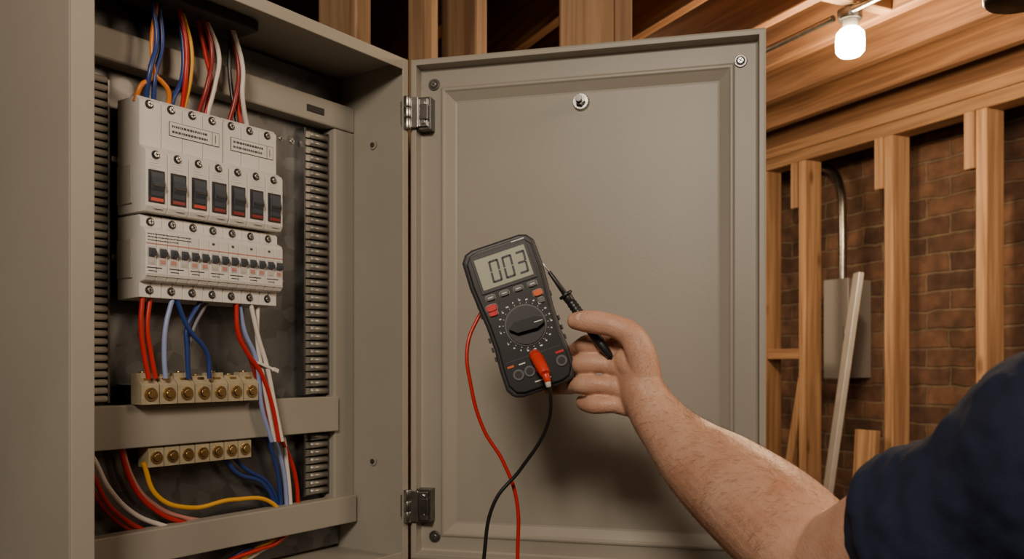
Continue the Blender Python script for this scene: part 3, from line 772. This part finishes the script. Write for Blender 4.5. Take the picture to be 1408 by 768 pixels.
for k in range(4):
    limb(bm, [(.77, .405+.019*k, -.65, .010), (.768, .407+.019*k, -.69, .009), (.760, .407+.019*k, -.715+.004*abs(k-1), .008)], seg=12)
limb(bm, [(.775, .44, -.60, .014), (.765, .475, -.635, .011), (.758, .48, -.665, .0095)], seg=12)
organic(bm, 'head_and_arm', M_skin, .003, 4, person)
bm = bmesh.new()
ball(bm, (.557, .412, .245), (.081, .092, .094)); ball(bm, (.558, .392, .215), (.075, .074, .075))
organic(bm, 'hair', M_hair, .003, 1, person, (.012, .010))
x = B()
for ex in (.505, .560):
    bmesh.ops.create_uvsphere(x.bm, u_segments=16, v_segments=10, radius=.013, matrix=Matrix.Translation((ex, .507, CZ+.222)))
x.mi(M_eye); x.done('eyes', person)
bm = bmesh.new()
limb(bm, [(.56, .38, -.55, .17, .12), (.56, .38, -.68, .18, .13)], side=sd, seg=32)
for sg in (-1, 1):
    limb(bm, [(.56+sg*.085, .38-sg*.04, -.66, .09), (.56+sg*.095, .39-sg*.04, -.95, .07), (.56+sg*.10, .38-sg*.04, -1.2, .06), (.56+sg*.10, .37-sg*.04, -1.42, .06)], seg=26)
organic(bm, 'trousers', M_denim, .006, 3, person)
bm = bmesh.new()
for sg in (-1, 1):
    limb(bm, [(.56+sg*.10+.01, .35-sg*.04, -1.455, .042, .042), (.56+sg*.10-.03, .44-sg*.04, -1.462, .048, .036), (.56+sg*.10-.05, .54-sg*.04, -1.466, .044, .03)], side=(1, 0, 0), seg=20)
organic(bm, 'boots', M_shoe, .005, 2, person)

# ------------------------------------------------------------------ ceiling bulb and fixture
bx, by = .908, 2.343
lamp = empty('ceiling_bulb', (bx, by, CZ))
M_glow, nt, n, l, b = newmat('bulb_glow')
b.inputs['Emission Color'].default_value = (1, .80, .52, 1); b.inputs['Emission Strength'].default_value = 50
x = B(); x.revolve([(.004, .824), (.026, .827), (.036, .838), (.0375, .862), (.036, .885), (.026, .897), (.016, .903)], (0, 0, 0), M_glow)
x.done('bulb_glass', lamp)
x = B(); x.cyl((0, 0, .900), (0, 0, .925), .019, M_offwhite); x.cyl((0, 0, .922), (0, 0, .949), .03, M_darksteel, .034)
x.done('lamp_holder', lamp, .001)
cp = wire('ceiling_conduit', [(1.80, y, CZ+.937) for y in (1.77, 3, 4, 5.1)], .009, M_steel); cp.rotation_euler = (0, 0, RZ)
cp = wire('ceiling_conduit', [(1.80, y, CZ+.937) for y in (-.5, .5, 1, 1.70)], .009, M_steel); cp.rotation_euler = (0, 0, RZ)
ld = bpy.data.lights.new('bulb_light', 'POINT'); ld.energy = 38; ld.color = (1, .68, .38); ld.shadow_soft_size = .035
lo = bpy.data.objects.new('bulb_light', ld); S.collection.objects.link(lo); lo.location = (bx, by, CZ+.78)
x = B()
x.revolve([(.012, .60), (.05, .60), (.056, .606), (.057, .64), (.03, .67), (.014, .675), (.012, .949)], (0, 0, 0), M_sensor)
x.done('pendant_work_lamp', None, 0, 2, (.845, 1.45, CZ))

def area(name, loc, target, size, energy, col):
    ld = bpy.data.lights.new(name, 'AREA'); ld.energy = energy; ld.color = col; ld.shape = 'RECTANGLE'; ld.size = size[0]; ld.size_y = size[1]
    o = bpy.data.objects.new(name, ld); S.collection.objects.link(o); o.location = loc
    o.rotation_euler = (Vector(target)-Vector(loc)).to_track_quat('-Z', 'Y').to_euler()
    return o
area('added_key_light', (-.25, -.55, 2.35), (.1, 1.2, 1.5), (.4, .3), 25, (1, .85, .69))  # unseen area light added above and behind the camera, aimed at the door
area('unseen_side_light', (1.35, .75, 2.3), (-.2, 1.2, 1.5), (.5, .5), 10, (1, .75, .52))  # unseen area light from the right, no fixture modelled
area('added_back_light', (.2, 3.4, 2.40), (1.6, 3.2, 1.3), (.6, .6), 17, (1, .72, .46))  # area light added to brighten the studs and brick at the back
area('added_back_light', (1.55, 1.7, 2.40), (1.9, 3.2, 1.6), (.4, .4), 7, (1, .72, .46))  # second added area light for the stud wall, source unseen

w = bpy.data.worlds.new('world'); S.world = w; w.use_nodes = True
w.node_tree.nodes['Background'].inputs[0].default_value = (1, .72, .5, 1)
w.node_tree.nodes['Background'].inputs[1].default_value = .14

# ------------------------------------------------------------------ camera
cam = bpy.data.cameras.new('camera'); co = bpy.data.objects.new('camera', cam); S.collection.objects.link(co)
co.location = (0, 0, CZ); co.rotation_euler = (math.pi/2, 0, 0)
cam.sensor_width = 36; cam.lens = 36*1200/1408; cam.shift_y = 116/1408
cam.clip_start = .02
cam.dof.use_dof = True; cam.dof.focus_distance = 1.12; cam.dof.aperture_fstop = 8
S.camera = co
